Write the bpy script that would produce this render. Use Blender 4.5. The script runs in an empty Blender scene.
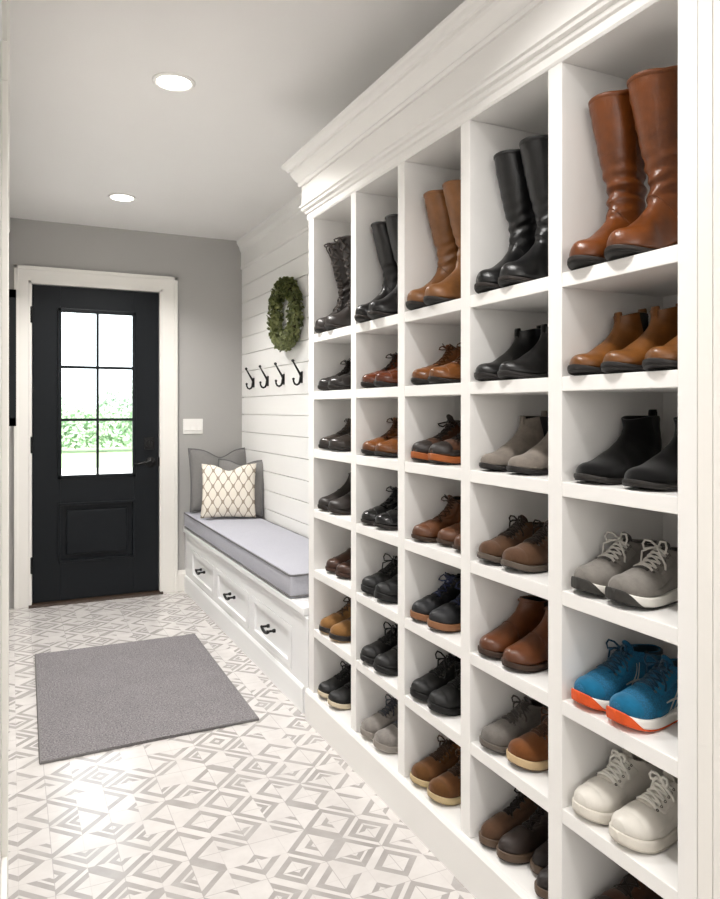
import bpy, bmesh, math, random
from math import sin, cos, pi, sqrt, radians, atan2
from mathutils import Vector, Matrix
random.seed(7)
scene = bpy.context.scene
COL = scene.collection

# ------------------------------------------------------------------ materials
def lin(hexs):
    h = hexs.lstrip('#')
    out = []
    for i in (0, 2, 4):
        v = int(h[i:i+2], 16) / 255
        out.append(v/12.92 if v <= .04045 else ((v+.055)/1.055)**2.4)
    return tuple(out) + (1.0,)

class NT:
    """small helper to write node maths"""
    def __init__(self, name):
        self.m = bpy.data.materials.new(name); self.m.use_nodes = True
        self.t = self.m.node_tree; self.b = self.t.nodes['Principled BSDF']
        self.coord = None
    def n(self, kind, **kw):
        nd = self.t.nodes.new(kind)
        for k, v in kw.items(): setattr(nd, k, v)
        return nd
    def link(self, a, b): self.t.links.new(a, b)
    def math(self, op, a, b=None, c=None):
        nd = self.n('ShaderNodeMath', operation=op)
        for i, v in enumerate((a, b, c)):
            if v is None: continue
            if hasattr(v, 'is_linked') or hasattr(v, 'links'): self.link(v, nd.inputs[i])
            else: nd.inputs[i].default_value = v
        return nd.outputs[0]
    def obj(self):
        if not self.coord: self.coord = self.n('ShaderNodeTexCoord')
        return self.coord.outputs['Object']
    def xyz(self, v):
        s = self.n('ShaderNodeSeparateXYZ'); self.link(v, s.inputs[0]); return s.outputs
    def noise(self, scale, detail=3, rough=.5, vec=None):
        nd = self.n('ShaderNodeTexNoise'); nd.inputs['Scale'].default_value = scale
        nd.inputs['Detail'].default_value = detail; nd.inputs['Roughness'].default_value = rough
        self.link(vec or self.obj(), nd.inputs['Vector']); return nd.outputs[0]
    def mix(self, f, a, b):
        nd = self.n('ShaderNodeMix', data_type='RGBA')
        if hasattr(f, 'links'): self.link(f, nd.inputs[0])
        else: nd.inputs[0].default_value = f
        for i, v in ((6, a), (7, b)):
            if hasattr(v, 'links'): self.link(v, nd.inputs[i])
            else: nd.inputs[i].default_value = v
        return nd.outputs[2]
    def ramp(self, f, lo, hi):
        nd = self.n('ShaderNodeMapRange'); self.link(f, nd.inputs[0])
        nd.inputs[1].default_value = lo; nd.inputs[2].default_value = hi
        return nd.outputs[0]
    def bump(self, h, strength, dist=.002):
        nd = self.n('ShaderNodeBump'); nd.inputs['Strength'].default_value = strength
        nd.inputs['Distance'].default_value = dist
        self.link(h, nd.inputs['Height']); self.link(nd.outputs[0], self.b.inputs['Normal'])
    def col(self, c): 
        if hasattr(c, 'links'): self.link(c, self.b.inputs['Base Color'])
        else: self.b.inputs['Base Color'].default_value = c
    def set(self, **kw):
        for k, v in kw.items(): self.b.inputs[k.replace('_', ' ')].default_value = v

def paint(name, c, rough=.4, amt=.04, bump=.02):
    t = NT(name); c = lin(c)
    d = tuple(x*(1-amt) for x in c[:3]) + (1,)
    t.col(t.mix(t.noise(2.5, 4), c, d)); t.set(Roughness=rough, Specular_IOR_Level=.2 if c[0] < .05 else .5)
    if bump: t.bump(t.noise(180, 2), bump, .001)
    return t.m
def leather(name, c, rough=.36, dark=.45, spec=.5, scale=14, bump=.25):
    t = NT(name); c = lin(c); k = .84 if c[0] < .4 else 1.; c = tuple(x*k for x in c[:3]) + (1,); d = tuple(x*dark for x in c[:3]) + (1,)
    f = t.ramp(t.noise(scale, 4, .6), .38, .72)
    t.col(t.mix(f, c, d)); t.set(Roughness=rough, Specular_IOR_Level=spec)
    v = t.n('ShaderNodeTexVoronoi'); v.inputs['Scale'].default_value = 420; t.link(t.obj(), v.inputs['Vector'])
    h = t.math('ADD', t.math('MULTIPLY', v.outputs[0], .35), t.noise(55, 4))
    t.bump(h, bump, .0025); return t.m
def suede(name, c, dark=.7, rough=.9):
    t = NT(name); c = lin(c); d = tuple(x*dark for x in c[:3]) + (1,)
    t.col(t.mix(t.ramp(t.noise(28, 5, .65), .35, .68), c, d)); t.set(Roughness=rough, Specular_IOR_Level=.2)
    t.b.inputs['Sheen Weight'].default_value = .15
    t.bump(t.noise(600, 2), .3, .001); return t.m
def knit(name, c, dark=.6):
    t = NT(name); c = lin(c); d = tuple(x*dark for x in c[:3]) + (1,)
    w = t.n('ShaderNodeTexVoronoi'); w.inputs['Scale'].default_value = 330; t.link(t.obj(), w.inputs['Vector'])
    t.col(t.mix(t.ramp(w.outputs[0], .2, .7), c, d)); t.set(Roughness=.75)
    t.bump(w.outputs[0], .4, .001); return t.m
def rubber(name, c, rough=.6, amt=.8):
    t = NT(name); c = lin(c); d = tuple(x*amt for x in c[:3]) + (1,)
    t.col(t.mix(t.ramp(t.noise(40, 4), .4, .7), c, d)); t.set(Roughness=rough, Specular_IOR_Level=.35)
    return t.m
def metal(name, c, rough=.4, met=.6):
    t = NT(name); t.col(lin(c)); t.set(Roughness=rough, Metallic=met)
    t.bump(t.noise(90, 2), .05, .001); return t.m
_cache = {}
def M(fn, c, **kw):
    k = (fn.__name__, c, tuple(sorted(kw.items())))
    if k not in _cache: _cache[k] = fn(fn.__name__ + '_' + c, c, **kw)
    return _cache[k]

WHITE = paint('white_paint', '#f1efec', .38)
BENCHW = paint('bench_white_paint', '#f1f1f1', .38)
SHIP = paint('shiplap_paint', '#f2f1ee', .45)
CEIL = paint('ceiling_paint', '#f6f4f2', .8)
GREYWALL = paint('grey_wall_paint', '#b0aeab', .7)
CASING = paint('casing_paint', '#efece6', .4)
DOORBLK = paint('black_door_paint', '#12161a', .42, .15)
IRON = metal('black_iron', '#131313', .45, .4)

def floor_material():
    t = NT('patterned_tile'); x, y, z = t.xyz(t.obj())[:3]
    T = .12
    x5 = t.math('SUBTRACT', x, .105); y5 = t.math('ADD', y, .02); r2 = T*sqrt(2)
    u0 = t.math('DIVIDE', t.math('ADD', x5, y5), r2); v0 = t.math('DIVIDE', t.math('SUBTRACT', x5, y5), r2)
    i = t.math('FLOOR', u0); j = t.math('FLOOR', v0)
    u = t.math('FRACT', u0); v = t.math('FRACT', v0)
    def rnd(a, b):
        s = t.math('ADD', t.math('MULTIPLY', i, a), t.math('MULTIPLY', j, b))
        return t.math('FRACT', t.math('MULTIPLY', t.math('SINE', s), 4375.85))
    def band(q, lo, hi): return t.math('MULTIPLY', t.math('GREATER_THAN', q, lo), t.math('LESS_THAN', q, hi))
    p = t.math('SUBTRACT', u, .5); q = t.math('SUBTRACT', v, .5)
    ap = t.math('ABSOLUTE', p); aq = t.math('ABSOLUTE', q); m = t.math('MAXIMUM', ap, aq); dg = t.math('ABSOLUTE', t.math('SUBTRACT', ap, aq))
    H = t.math('GREATER_THAN', ap, aq); inv = t.math('SUBTRACT', 1, H)
    # which of the four triangles of the tile: each has its own set of stripes
    sec = t.math('ADD', t.math('MULTIPLY', H, t.math('GREATER_THAN', p, 0)), t.math('MULTIPLY', inv, t.math('ADD', 2, t.math('GREATER_THAN', q, 0))))
    half = t.math('GREATER_THAN', t.math('ADD', p, t.math('MULTIPLY', q, t.math('SUBTRACT', t.math('MULTIPLY', t.math('GREATER_THAN', rnd(5.3, 9.7), .5), 2), 1))), 0)
    s1 = t.math('ADD', i, t.math('MULTIPLY', half, 17.3)); s2 = t.math('ADD', j, t.math('MULTIPLY', half, 7.7))
    r = t.math('FRACT', t.math('MULTIPLY', t.math('SINE', t.math('ADD', t.math('MULTIPLY', s1, 12.99), t.math('MULTIPLY', s2, 78.2))), 4375.85))
    r4 = t.math('FRACT', t.math('MULTIPLY', t.math('SINE', t.math('ADD', t.math('ADD', t.math('MULTIPLY', i, 3.1), t.math('MULTIPLY', j, 47.2)), t.math('MULTIPLY', sec, 5.9))), 917.3))
    A = band(m, .25, .40); B = band(m, .07, .19); C = band(m, .36, .5)
    g = t.math('ADD', t.math('MULTIPLY', A, t.math('LESS_THAN', r, .62)), t.math('ADD', t.math('MULTIPLY', C, band(r, .62, .9)), t.math('MULTIPLY', B, t.math('MAXIMUM', t.math('GREATER_THAN', r, .80), band(r, .0, .26)))))
    g = t.math('MULTIPLY', g, t.math('LESS_THAN', r4, .84))
    d = dg
    def line(c):
        k = t.math('FRACT', t.math('DIVIDE', c, r2)); return t.math('MINIMUM', k, t.math('SUBTRACT', 1, k))
    eu = line(x5); ev = line(y5)
    grout = t.math('LESS_THAN', t.math('MINIMUM', eu, ev), .0065)
    seam = t.math('LESS_THAN', t.math('ABSOLUTE', d), .012)
    n = t.ramp(t.noise(9, 5, .6), .3, .75)
    grey = t.mix(n, lin('#9d9895'), lin('#b2aeab')); wht = t.mix(n, lin('#d6d2cf'), lin('#c5c0bd'))
    c = t.mix(g, wht, grey); c = t.mix(t.math('MULTIPLY', seam, .35), c, lin('#b5b0ae')); c = t.mix(t.math('MULTIPLY', grout, .6), c, lin('#a5a09d'))
    t.col(c); t.set(Roughness=.2, Specular_IOR_Level=.5)
    t.bump(t.math('SUBTRACT', 1, grout), .25, .001)
    return t.m
FLOOR = floor_material()

def weave(name, c, d, scale=420, rough=.95, lowf=5):
    t = NT(name); n = t.noise(scale, 2, .6); m = t.noise(lowf, 4, .6)
    f = t.math('ADD', t.math('MULTIPLY', t.ramp(n, .32, .68), .75), t.math('MULTIPLY', m, .25))
    t.col(t.mix(f, lin(d), lin(c))); t.set(Roughness=rough, Specular_IOR_Level=.15)
    t.bump(n, .5, .002); return t.m
RUG = weave('rug_weave', '#9a9697', '#4f4c4f', 170)
CUSHION = weave('seat_cushion_linen', '#bcbcc3', '#9d9da6', 500)
PILLOW = weave('grey_pillow_linen', '#8f8d8b', '#6f6d6c', 500)
PIPING = weave('grey_piping', '#7d7c7c', '#5d5c5c', 500)
def trellis():
    t = NT('trellis_print'); x, y, z = t.xyz(t.obj())[:3]
    cx = t.math('COSINE', t.math('MULTIPLY', x, 2*pi/.064)); cz = t.math('COSINE', t.math('MULTIPLY', z, 2*pi/.100))
    F = t.math('ABSOLUTE', t.math('ADD', cx, t.math('MULTIPLY', cz, .93)))
    ln = t.math('LESS_THAN', F, .27)
    n = t.noise(420, 2); 
    t.col(t.mix(ln, t.mix(n, lin('#efe9de'), lin('#ddd5c8')), t.mix(n, lin('#b3a697'), lin('#8f8375')))); t.set(Roughness=.95, Specular_IOR_Level=.1)
    t.bump(n, .4, .002); return t.m
TRELLIS = trellis()

# ------------------------------------------------------------------ mesh helpers
def link(name, verts, faces, mat, parent=None, smooth=True, loc=None):
    me = bpy.data.meshes.new(name); me.from_pydata([tuple(v) for v in verts], [], faces)
    bm = bmesh.new(); bm.from_mesh(me); bmesh.ops.recalc_face_normals(bm, faces=bm.faces); bm.to_mesh(me); bm.free()
    if smooth:
        for p in me.polygons: p.use_smooth = True
    me.materials.append(mat)
    o = bpy.data.objects.new(name, me); COL.objects.link(o)
    if parent: o.parent = parent
    if loc: o.location = loc
    return o
class MB:
    """collects shapes for one mesh"""
    def __init__(self): self.v = []; self.f = []
    def add(self, v, f):
        b = len(self.v); self.v += [Vector(p) for p in v]; self.f += [tuple(b+i for i in q) for q in f]
        return self
    def box(self, x0, x1, y0, y1, z0, z1, bev=.0):
        bm = bmesh.new(); bmesh.ops.create_cube(bm, size=1)
        for v in bm.verts:
            v.co = Vector(((x0+x1)/2 + v.co.x*(x1-x0), (y0+y1)/2 + v.co.y*(y1-y0), (z0+z1)/2 + v.co.z*(z1-z0)))
        if bev: bmesh.ops.bevel(bm, geom=bm.edges[:], offset=bev, segments=2, affect='EDGES', profile=.6)
        bm.verts.ensure_lookup_table()
        self.add([v.co.copy() for v in bm.verts], [[v.index for v in f.verts] for f in bm.faces]); bm.free(); return self
    def prism(self, prof, axis, a, b):
        """profile of 2-D points extruded along 'x','y' or 'z' from a to b"""
        n = len(prof); v = []
        for t in (a, b):
            for p, q in prof:
                v.append({'y': (p, t, q), 'x': (t, p, q), 'z': (p, q, t)}[axis])
        f = [(i, (i+1) % n, n+(i+1) % n, n+i) for i in range(n)] + [tuple(range(n)), tuple(range(2*n-1, n-1, -1))]
        return self.add(v, f)
    def tube(self, pts, r, seg=8, closed=False, cap=True):
        pts = [Vector(p) for p in pts]; n = len(pts); rs = r if isinstance(r, (list, tuple)) else [r]*n
        base = len(self.v); up = Vector((0, 0, 1)); prev = None
        for i, p in enumerate(pts):
            if closed: d = pts[(i+1) % n] - pts[i-1]
            else: d = pts[min(i+1, n-1)] - pts[max(i-1, 0)]
            if d.length < 1e-9: d = Vector((1, 0, 0))
            d.normalize()
            if prev is None:
                a = d.cross(up)
                if a.length < .1: a = d.cross(Vector((1, 0, 0)))
            else: a = prev - d*prev.dot(d)
            if a.length < 1e-6: a = d.orthogonal()
            a.normalize(); b = d.cross(a); prev = a
            for k in range(seg):
                an = 2*pi*k/seg; self.v.append(p + (a*cos(an) + b*sin(an))*rs[i])
        m = n if closed else n-1
        for i in range(m):
            for k in range(seg):
                j = (i+1) % n
                self.f.append((base+i*seg+k, base+i*seg+(k+1) % seg, base+j*seg+(k+1) % seg, base+j*seg+k))
        if cap and not closed:
            self.f.append(tuple(base+k for k in range(seg))); self.f.append(tuple(base+(n-1)*seg+k for k in range(seg-1, -1, -1)))
        return self
    def lathe(self, prof, c, axis='z', seg=24):
        """prof: (radius, height) pairs around an axis through c"""
        base = len(self.v); c = Vector(c)
        for r, h in prof:
            for k in range(seg):
                a = 2*pi*k/seg; p, q = r*cos(a), r*sin(a)
                self.v.append(c + Vector({'z': (p, q, h), 'x': (h, p, q), 'y': (p, h, q)}[axis]))
        for i in range(len(prof)-1):
            for k in range(seg):
                self.f.append((base+i*seg+k, base+i*seg+(k+1) % seg, base+(i+1)*seg+(k+1) % seg, base+(i+1)*seg+k))
        self.f.append(tuple(base+k for k in range(seg))); self.f.append(tuple(base+(len(prof)-1)*seg+k for k in range(seg)))
        return self
    def build(self, name, mat, parent=None, smooth=False, loc=None):
        if loc is not None:
            L = Vector(loc); self.v = [p - L for p in self.v]
        return link(name, self.v, self.f, mat, parent, smooth, loc)
def struct(o): o['kind'] = 'structure'; return o
def tag(o, label, cat, group=None):
    o['label'] = label; o['category'] = cat
    if group: o['group'] = group
    return o
def thing(name, label, cat, loc=(0, 0, 0), rz=0., group=None):
    o = bpy.data.objects.new(name, None); COL.objects.link(o); o.location = loc; o.rotation_euler = (0, 0, rz)
    o.empty_display_size = .05
    return tag(o, label, cat, group)
def child(mb, name, mat, parent, smooth=False):
    """part built in world coordinates under an unrotated thing"""
    L = parent.location
    mb.v = [p - L for p in mb.v]
    return link(name, mb.v, mb.f, mat, parent, smooth)
def crom(keys, t):
    n = len(keys); i = min(max(int(math.floor(t)), 0), n-2); u = t - i
    p0, p1, p2, p3 = keys[max(i-1, 0)], keys[i], keys[i+1], keys[min(i+2, n-1)]
    return [.5*((2*b) + (c-a)*u + (2*a-5*b+4*c-d)*u*u + (3*b-a-3*c+d)*u**3) for a, b, c, d in zip(p0, p1, p2, p3)]
def sstep(a, b, x):
    t = min(max((x-a)/(b-a), 0), 1); return t*t*(3-2*t)

# ------------------------------------------------------------------ room shell
XL, XR, YB, ZC = -.02, 1.50, 5.05, 2.44
YN = -2.6
struct(MB().box(-1.7, XR+.12, YN, YB+.12, -.1, 0).build('floor', FLOOR))
struct(MB().box(-1.7, XR+.12, YN, YB+.12, ZC, ZC+.1).build('ceiling', CEIL))
# end wall, with the door opening cut out
DX0, DX1, DZ1 = .125, .911, 2.035
w = MB().box(-.14, DX0, YB, YB+.12, 0, ZC).box(DX1, XR+.12, YB, YB+.12, 0, ZC).box(DX0, DX1, YB, YB+.12, DZ1, ZC)
struct(w.build('wall_back', GREYWALL))
# side wall with boards
w = MB().box(XR+.004, XR+.12, YN, YB, 0, ZC)
cuts = [1.208-.121*k for k in range(9, -1, -1)] + [1.329] + [1.5105+.121*k for k in range(8)]
for z0, z1 in zip(cuts[:-1], cuts[1:]): w.box(XR-.012, XR+.006, 2.735, YB, max(z0+.0018, .0), z1-.0018, .0015)
struct(w.build('wall_right', SHIP))
# wall beside the hall, with a white closet door and its casing
w = MB().box(XL-.12, XL, 1.55, YB, 0, ZC)
struct(w.build('wall_left', WHITE))
w = MB().box(-1.7, -1.6, YN, 1.6, 0, ZC).box(-1.6, XL-.12, 1.55, 1.65, 0, ZC)
struct(w.build('wall_entry', WHITE))
struct(MB().box(-1.7, XR+.12, YN-.1, YN, 0, ZC).build('wall_rear', WHITE))  # unseen wall, added so sky light enters only through the door
b = MB()
for y0, y1 in ((1.62, 2.02), (3.22, 3.98)): b.box(XL, XL+.014, y0, y1, 0, .13, .004)
struct(b.build('baseboard_left', CASING))
b = MB().box(XL, XL+.016, 2.02, 2.12, 0, 2.06, .003).box(XL, XL+.016, 3.12, 3.22, 0, 2.06, .003).box(XL, XL+.016, 2.02, 3.22, 2.06, 2.16, .003)
struct(b.build('trim_1', CASING))
b = MB().box(XL, XL+.006, 2.12, 3.12, .01, 2.06).box(XL, XL+.011, 2.24, 3.0, .2, .9, .004).box(XL, XL+.011, 2.24, 3.0, 1.05, 1.95, .004)
struct(b.build('door_2', CASING))
b = MB().prism([(XL, ZC), (XL, ZC-.11), (XL+.012, ZC-.11), (XL+.02, ZC-.08), (XL+.012, ZC-.03), (XL+.02, ZC)], 'y', 1.56, YB)
struct(b.build('trim_2', CASING))
# baseboard and casing on the end wall
b = MB().prism([(YB, 0), (YB-.016, 0), (YB-.016, .115), (YB-.01, .128), (YB-.006, .142), (YB, .142)], 'x', 1.032, XR)
struct(b.build('baseboard_back', CASING))
def casing_profile(lo, hi):  # across -> depth
    return lo, hi
cs = MB()
cs.box(.022, DX0-.004, YB-.02, YB, 0, 2.045, .003).box(DX1+.004, 1.031, YB-.02, YB, 0, 2.045, .003)
cs.box(.022, 1.031, YB-.02, YB, 2.04, 2.145, .003)
cs.box(.022, .046, YB-.028, YB, 0, 2.145, .003).box(1.007, 1.031, YB-.028, YB, 0, 2.145, .003).box(.022, 1.031, YB-.028, YB, 2.122, 2.145, .003)
cs.box(DX0-.02, DX0+.02, YB+.046, YB+.1, 0, 2.055).box(DX1-.02, DX1+.02, YB+.046, YB+.1, 0, 2.055).box(DX0, DX1, YB+.046, YB+.1, 2.015, 2.055)
cs.box(DX0-.02, DX0-.002, YB-.024, YB+.1, 0, 2.055, .003).box(DX1+.002, DX1+.02, YB-.024, YB+.1, 0, 2.055, .003).box(DX0-.02, DX1+.02, YB-.024, YB+.1, 2.037, 2.055, .003)
struct(cs.build('trim_3', CASING))
# frieze and small crown along the boarded wall over the bench
b = MB().prism([(XR-.010, 2.235), (XR-.018, 2.240), (XR-.022, 2.252), (XR-.018, 2.262), (XR-.018, 2.36), (XR-.026, 2.37), (XR-.032, 2.395), (XR-.046, 2.415), (XR-.050, 2.425), (XR-.050, ZC), (XR-.010, ZC)], 'y', 2.74, YB)
struct(b.build('trim_4', SHIP))
# switch, door, hinges ... the door
PANE = NT('window_glass')
def glass():
    t = PANE; t.t.nodes.remove(t.b)
    tr = t.n('ShaderNodeBsdfTransparent'); tr.inputs[0].default_value = (.97, .985, .985, 1)
    gl = t.n('ShaderNodeBsdfGlossy'); gl.inputs['Roughness'].default_value = .02
    fr = t.n('ShaderNodeFresnel'); fr.inputs[0].default_value = 1.45
    mx = t.n('ShaderNodeMixShader'); t.link(fr.outputs[0], mx.inputs[0]); t.link(tr.outputs[0], mx.inputs[1]); t.link(gl.outputs[0], mx.inputs[2])
    out = [n for n in t.t.nodes if n.type == 'OUTPUT_MATERIAL'][0]; t.link(mx.outputs[0], out.inputs[0])
glass()
GX0, GX1, GZ0, GZ1 = .292, .742, .814, 1.876
yf, yb = YB-.004, YB+.042
d = MB()
d.box(DX0+.003, GX0, yf, yb, .02, DZ1-.003, .002).box(GX1, DX1-.003, yf, yb, .02, DZ1-.003, .002)
d.box(GX0, GX1, yf, yb, GZ1, DZ1-.003).box(GX0, GX1, yf, yb, .64, GZ0)
d.box(GX0, GX1, yf, yb, .02, .262)
d.box(GX0, GX1, yf+.018, yb, .262, .64)
door = struct(d.build('door_1', DOORBLK))
m = MB()   # raised lower panel and its moulding
for x0, x1, z0, z1 in ((.277, .752, .626, .642), (.277, .752, .258, .274), (.277, .293, .258, .642), (.736, .752, .258, .642)):
    m.box(x0, x1, yf-.012, yf+.02, z0, z1, .004)
m.box(.325, .704, yf-.002, yf+.02, .306, .594, .012)
m.build('lower_panel', DOORBLK, door)
m = MB()
for x0, x1, z0, z1 in ((.274, .760, 1.868, 1.893), (.274, .760, .796, .82), (.274, .298, .796, 1.893), (.736, .760, .796, 1.893)):
    m.box(x0, x1, yf-.012, yf+.02, z0, z1, .005)
m.build('glass_frame', DOORBLK, door)
m = MB().box(.509, .525, yf-.006, yf+.02, GZ0, GZ1, .003)
for zz in (1.177, 1.517): m.box(GX0, GX1, yf-.005, yf+.02, zz-.009, zz+.009, .003)
m.build('muntin', DOORBLK, door)
for x0, x1 in ((GX0, .517), (.517, GX1)):
    for z0, z1 in ((GZ0, 1.177), (1.177, 1.517), (1.517, GZ1)):
        MB().box(x0+.001, x1-.001, yf+.02, yf+.026, z0+.001, z1-.001).build('pane', PANE.m, door)
for zz in (1.84, 1.02, .262):
    m = MB().box(DX0-.012, DX0+.006, yf-.02, yf+.004, zz-.05, zz+.05, .002).tube([(DX0-.002, yf-.018, zz-.052), (DX0-.002, yf-.018, zz+.052)], .007, 10)
    m.build('hinge', IRON, door)
m = MB().box(.812, .876, yf-.014, yf, .975, 1.055, .006).lathe([(.026, -.014), (.026, -.022), (.022, -.026), (.0, -.026)], (.844, yf, 1.015), 'y')
m.box(.838, .85, yf-.044, yf-.024, .998, 1.032, .003)
m.build('deadbolt', IRON, door)
m = MB().lathe([(.034, 0), (.034, -.008), (.028, -.013), (.012, -.015), (.011, -.045), (.014, -.05), (.014, -.06), (0, -.06)], (.852, yf, .889), 'y')
m.tube([(.852, yf-.052, .889), (.83, yf-.054, .893), (.8, yf-.055, .888), (.765, yf-.055, .882), (.745, yf-.053, .886)], [.011, .01, .009, .0085, .006], 10)
m.build('lever_handle', IRON, door, True)
MB().box(.9, DX1+.004, yf-.006, yf+.004, .86, .92, .002).build('latch_plate', IRON, door)
struct(MB().prism([(YB-.05, 0), (YB-.04, .012), (YB+.0, .018), (YB+.12, .018), (YB+.12, 0)], 'x', DX0-.02, DX1+.02).build('sill_1', M(rubber, '#3a2b20')))

# light switch plate
s = thing('light_switch', 'white triple rocker light switch on the grey wall above the pillows', 'light switch', (1.14, YB, 1.127))
PLATE = paint('switch_plastic', '#f4f2ee', .3)
child(MB().box(1.072, 1.208, YB-.007, YB+.002, 1.075, 1.179, .003), 'wall_plate', PLATE, s)
for k in range(3):
    xc = 1.14 + (k-1)*.043
    child(MB().prism([(YB-.006, 1.098), (YB-.012, 1.1), (YB-.008, 1.127), (YB-.007, 1.155), (YB-.006, 1.156)], 'x', xc-.014, xc+.014), 'rocker', PLATE, s)

# ------------------------------------------------------------------ shoe cabinet
FX, BX = 1.08, 1.385
BAYS = {'E': (.935, 1.240), 'D': (1.2845, 1.591), 'C': (1.634, 1.941), 'B': (1.983, 2.286), 'A': (2.327, 2.677)}
SH = [1.538, 1.3127, 1.084, .848, .610, .375, .1226]
TH = .032
cab = thing('shoe_cabinet', 'tall white built-in shoe cabinet of open cubbies along the right wall', 'shoe cabinet', (1.25, 1.8, 0))
child(MB().box(BX, BX+.02, .893, 2.729, .1, 1.996), 'back_panel', WHITE, cab)
child(MB().box(FX, XR-.014, 2.677, 2.729, .0, 1.996, .002), 'side_panel', WHITE, cab)
child(MB().box(FX, XR-.0, .893, .935, .0, 1.996, .002), 'side_panel', WHITE, cab)
p = MB().box(FX+.004, XR-.0, .58, .8925, 0, 2.2)
for y0, y1 in ((.8615, .8905), (.58, .860)): p.box(FX-.002, FX+.01, y0, y1, 0, 2.2, .0012)
child(p, 'end_casing', CASING, cab)
for a, b_ in (('E', 'D'), ('D', 'C'), ('C', 'B'), ('B', 'A')):
    child(MB().box(FX, BX, BAYS[a][1], BAYS[b_][0], .1226, 1.996, .002), 'divider', WHITE, cab)
for k, (y0, y1) in BAYS.items():
    for zz in SH[:-1]:
        child(MB().box(FX+.001, BX, y0, y1, zz-TH, zz, .002), 'shelf', WHITE, cab)
child(MB().box(FX+.001, BX, .893, 2.729, SH[-1]-TH, SH[-1]), 'bottom_shelf', WHITE, cab)
child(MB().prism([(FX-.014, 0), (FX-.014, .112), (FX-.008, .122), (FX+.02, .1225), (FX+.02, 0)], 'y', .893, 2.733), 'base_board', WHITE, cab)
child(MB().box(FX+.001, XR-.004, .893, 2.729, 1.996, 2.02), 'top_panel', WHITE, cab)
def around(prof, y_near, name, mat):
    """moulding that runs along the front and returns round the far end; prof = (overhang, z)"""
    v = []; f = []
    n = len(prof)
    for o, zz in prof:
        v += [(FX-o, y_near, zz), (FX-o, 2.729+o, zz), (XR-.03, 2.729+o, zz), (XR-.03, y_near, zz)]
    for i in range(n):
        j = (i+1) % n
        for k in range(3): f.append((i*4+k, i*4+k+1, j*4+k+1, j*4+k))
    f.append(tuple(i*4 for i in range(n)))
    child(MB().add(v, f), name, mat, cab)
around([(0, 1.997), (.004, 2.003), (.004, 2.022), (.010, 2.026), (.013, 2.036), (.022, 2.040), (.024, 2.048), (.030, 2.052), (.030, 2.058), (.0, 2.058)], .58, 'bead_moulding', WHITE)
around([(0, 2.05), (.022, 2.052), (.022, 2.16), (0, 2.16)], .58, 'frieze', WHITE)
around([(0, 2.135), (.030, 2.137), (.034, 2.146), (.032, 2.152), (.038, 2.158), (.048, 2.172), (.056, 2.186), (.058, 2.196), (.066, 2.199), (.067, 2.206), (.074, 2.212), (.082, 2.217), (.086, 2.224), (.086, 2.232), (0, 2.232)], .58, 'crown_moulding', WHITE)
struct(MB().box(1.24, XR+.0, .58, 2.72, 2.232, ZC).build('partition_soffit', WHITE))

# ------------------------------------------------------------------ bench
bx = 1.085
bench = thing('storage_bench', 'white built-in bench with three drawers below the seat cushion', 'bench', (1.28, 3.9, 0))
child(MB().box(bx+.02, XR-.014, 2.80, YB-.002, .1, .40), 'carcass', BENCHW, bench)
child(MB().box(bx-.012, XR-.014, 2.775, YB-.001, .402, .434, .005), 'seat_board', BENCHW, bench)
child(MB().box(bx, XR-.014, 2.735, 2.80, 0, .40, .003).box(bx-.006, bx+.02, 2.735, 2.77, 0, .40, .002), 'end_post', BENCHW, bench)
child(MB().prism([(bx-.008, 0), (bx-.008, .098), (bx-.002, .11), (bx+.03, .11), (bx+.03, 0)], 'y', 2.79, YB-.001), 'base_board', BENCHW, bench)
fr = MB().box(bx+.002, bx+.03, 2.80, YB-.001, .318, .402).box(bx+.002, bx+.03, 2.80, YB-.001, .11, .128)
dr = [(4.262, 4.872), (3.566, 4.216), (2.94, 3.52)]
edges = [2.80] + [e for a in reversed(dr) for e in a] + [YB-.001]
for k in range(0, len(edges), 2): fr.box(bx+.002, bx+.03, edges[k], edges[k+1], .128, .318)
child(fr, 'face_frame', BENCHW, bench)
for y0, y1 in dr:
    q = MB().box(bx+.012, bx+.03, y0+.003, y1-.003, .131, .315)
    for a, b_, c, d_ in ((y0+.003, y1-.003, .131, .157), (y0+.003, y1-.003, .289, .315), (y0+.003, y0+.05, .1565, .2895), (y1-.05, y1-.003, .1565, .2895)):
        q.box(bx+.000, bx+.02, a, b_, c, d_)
    drw = child(q, 'drawer', BENCHW, bench)
    yc = (y0+y1)/2; zc = .222
    h = MB()
    for sg in (-1, 1):
        h.lathe([(.009, .012), (.009, .002), (.0055, -.003), (.0055, -.024), (.008, -.028), (.0, -.03)], (bx, yc+sg*.042, zc+.006), 'x', 12)
    h.tube([(bx-.024, yc+.05*u, zc+.006-.014*(1-u*u)) for u in [i/8-1 for i in range(17)]], .0072, 8)
    L = bench.location; h.v = [p - L for p in h.v]
    link('drawer_pull', h.v, h.f, IRON, drw, True)
    drw['label'] = 'shaker drawer front'
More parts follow.
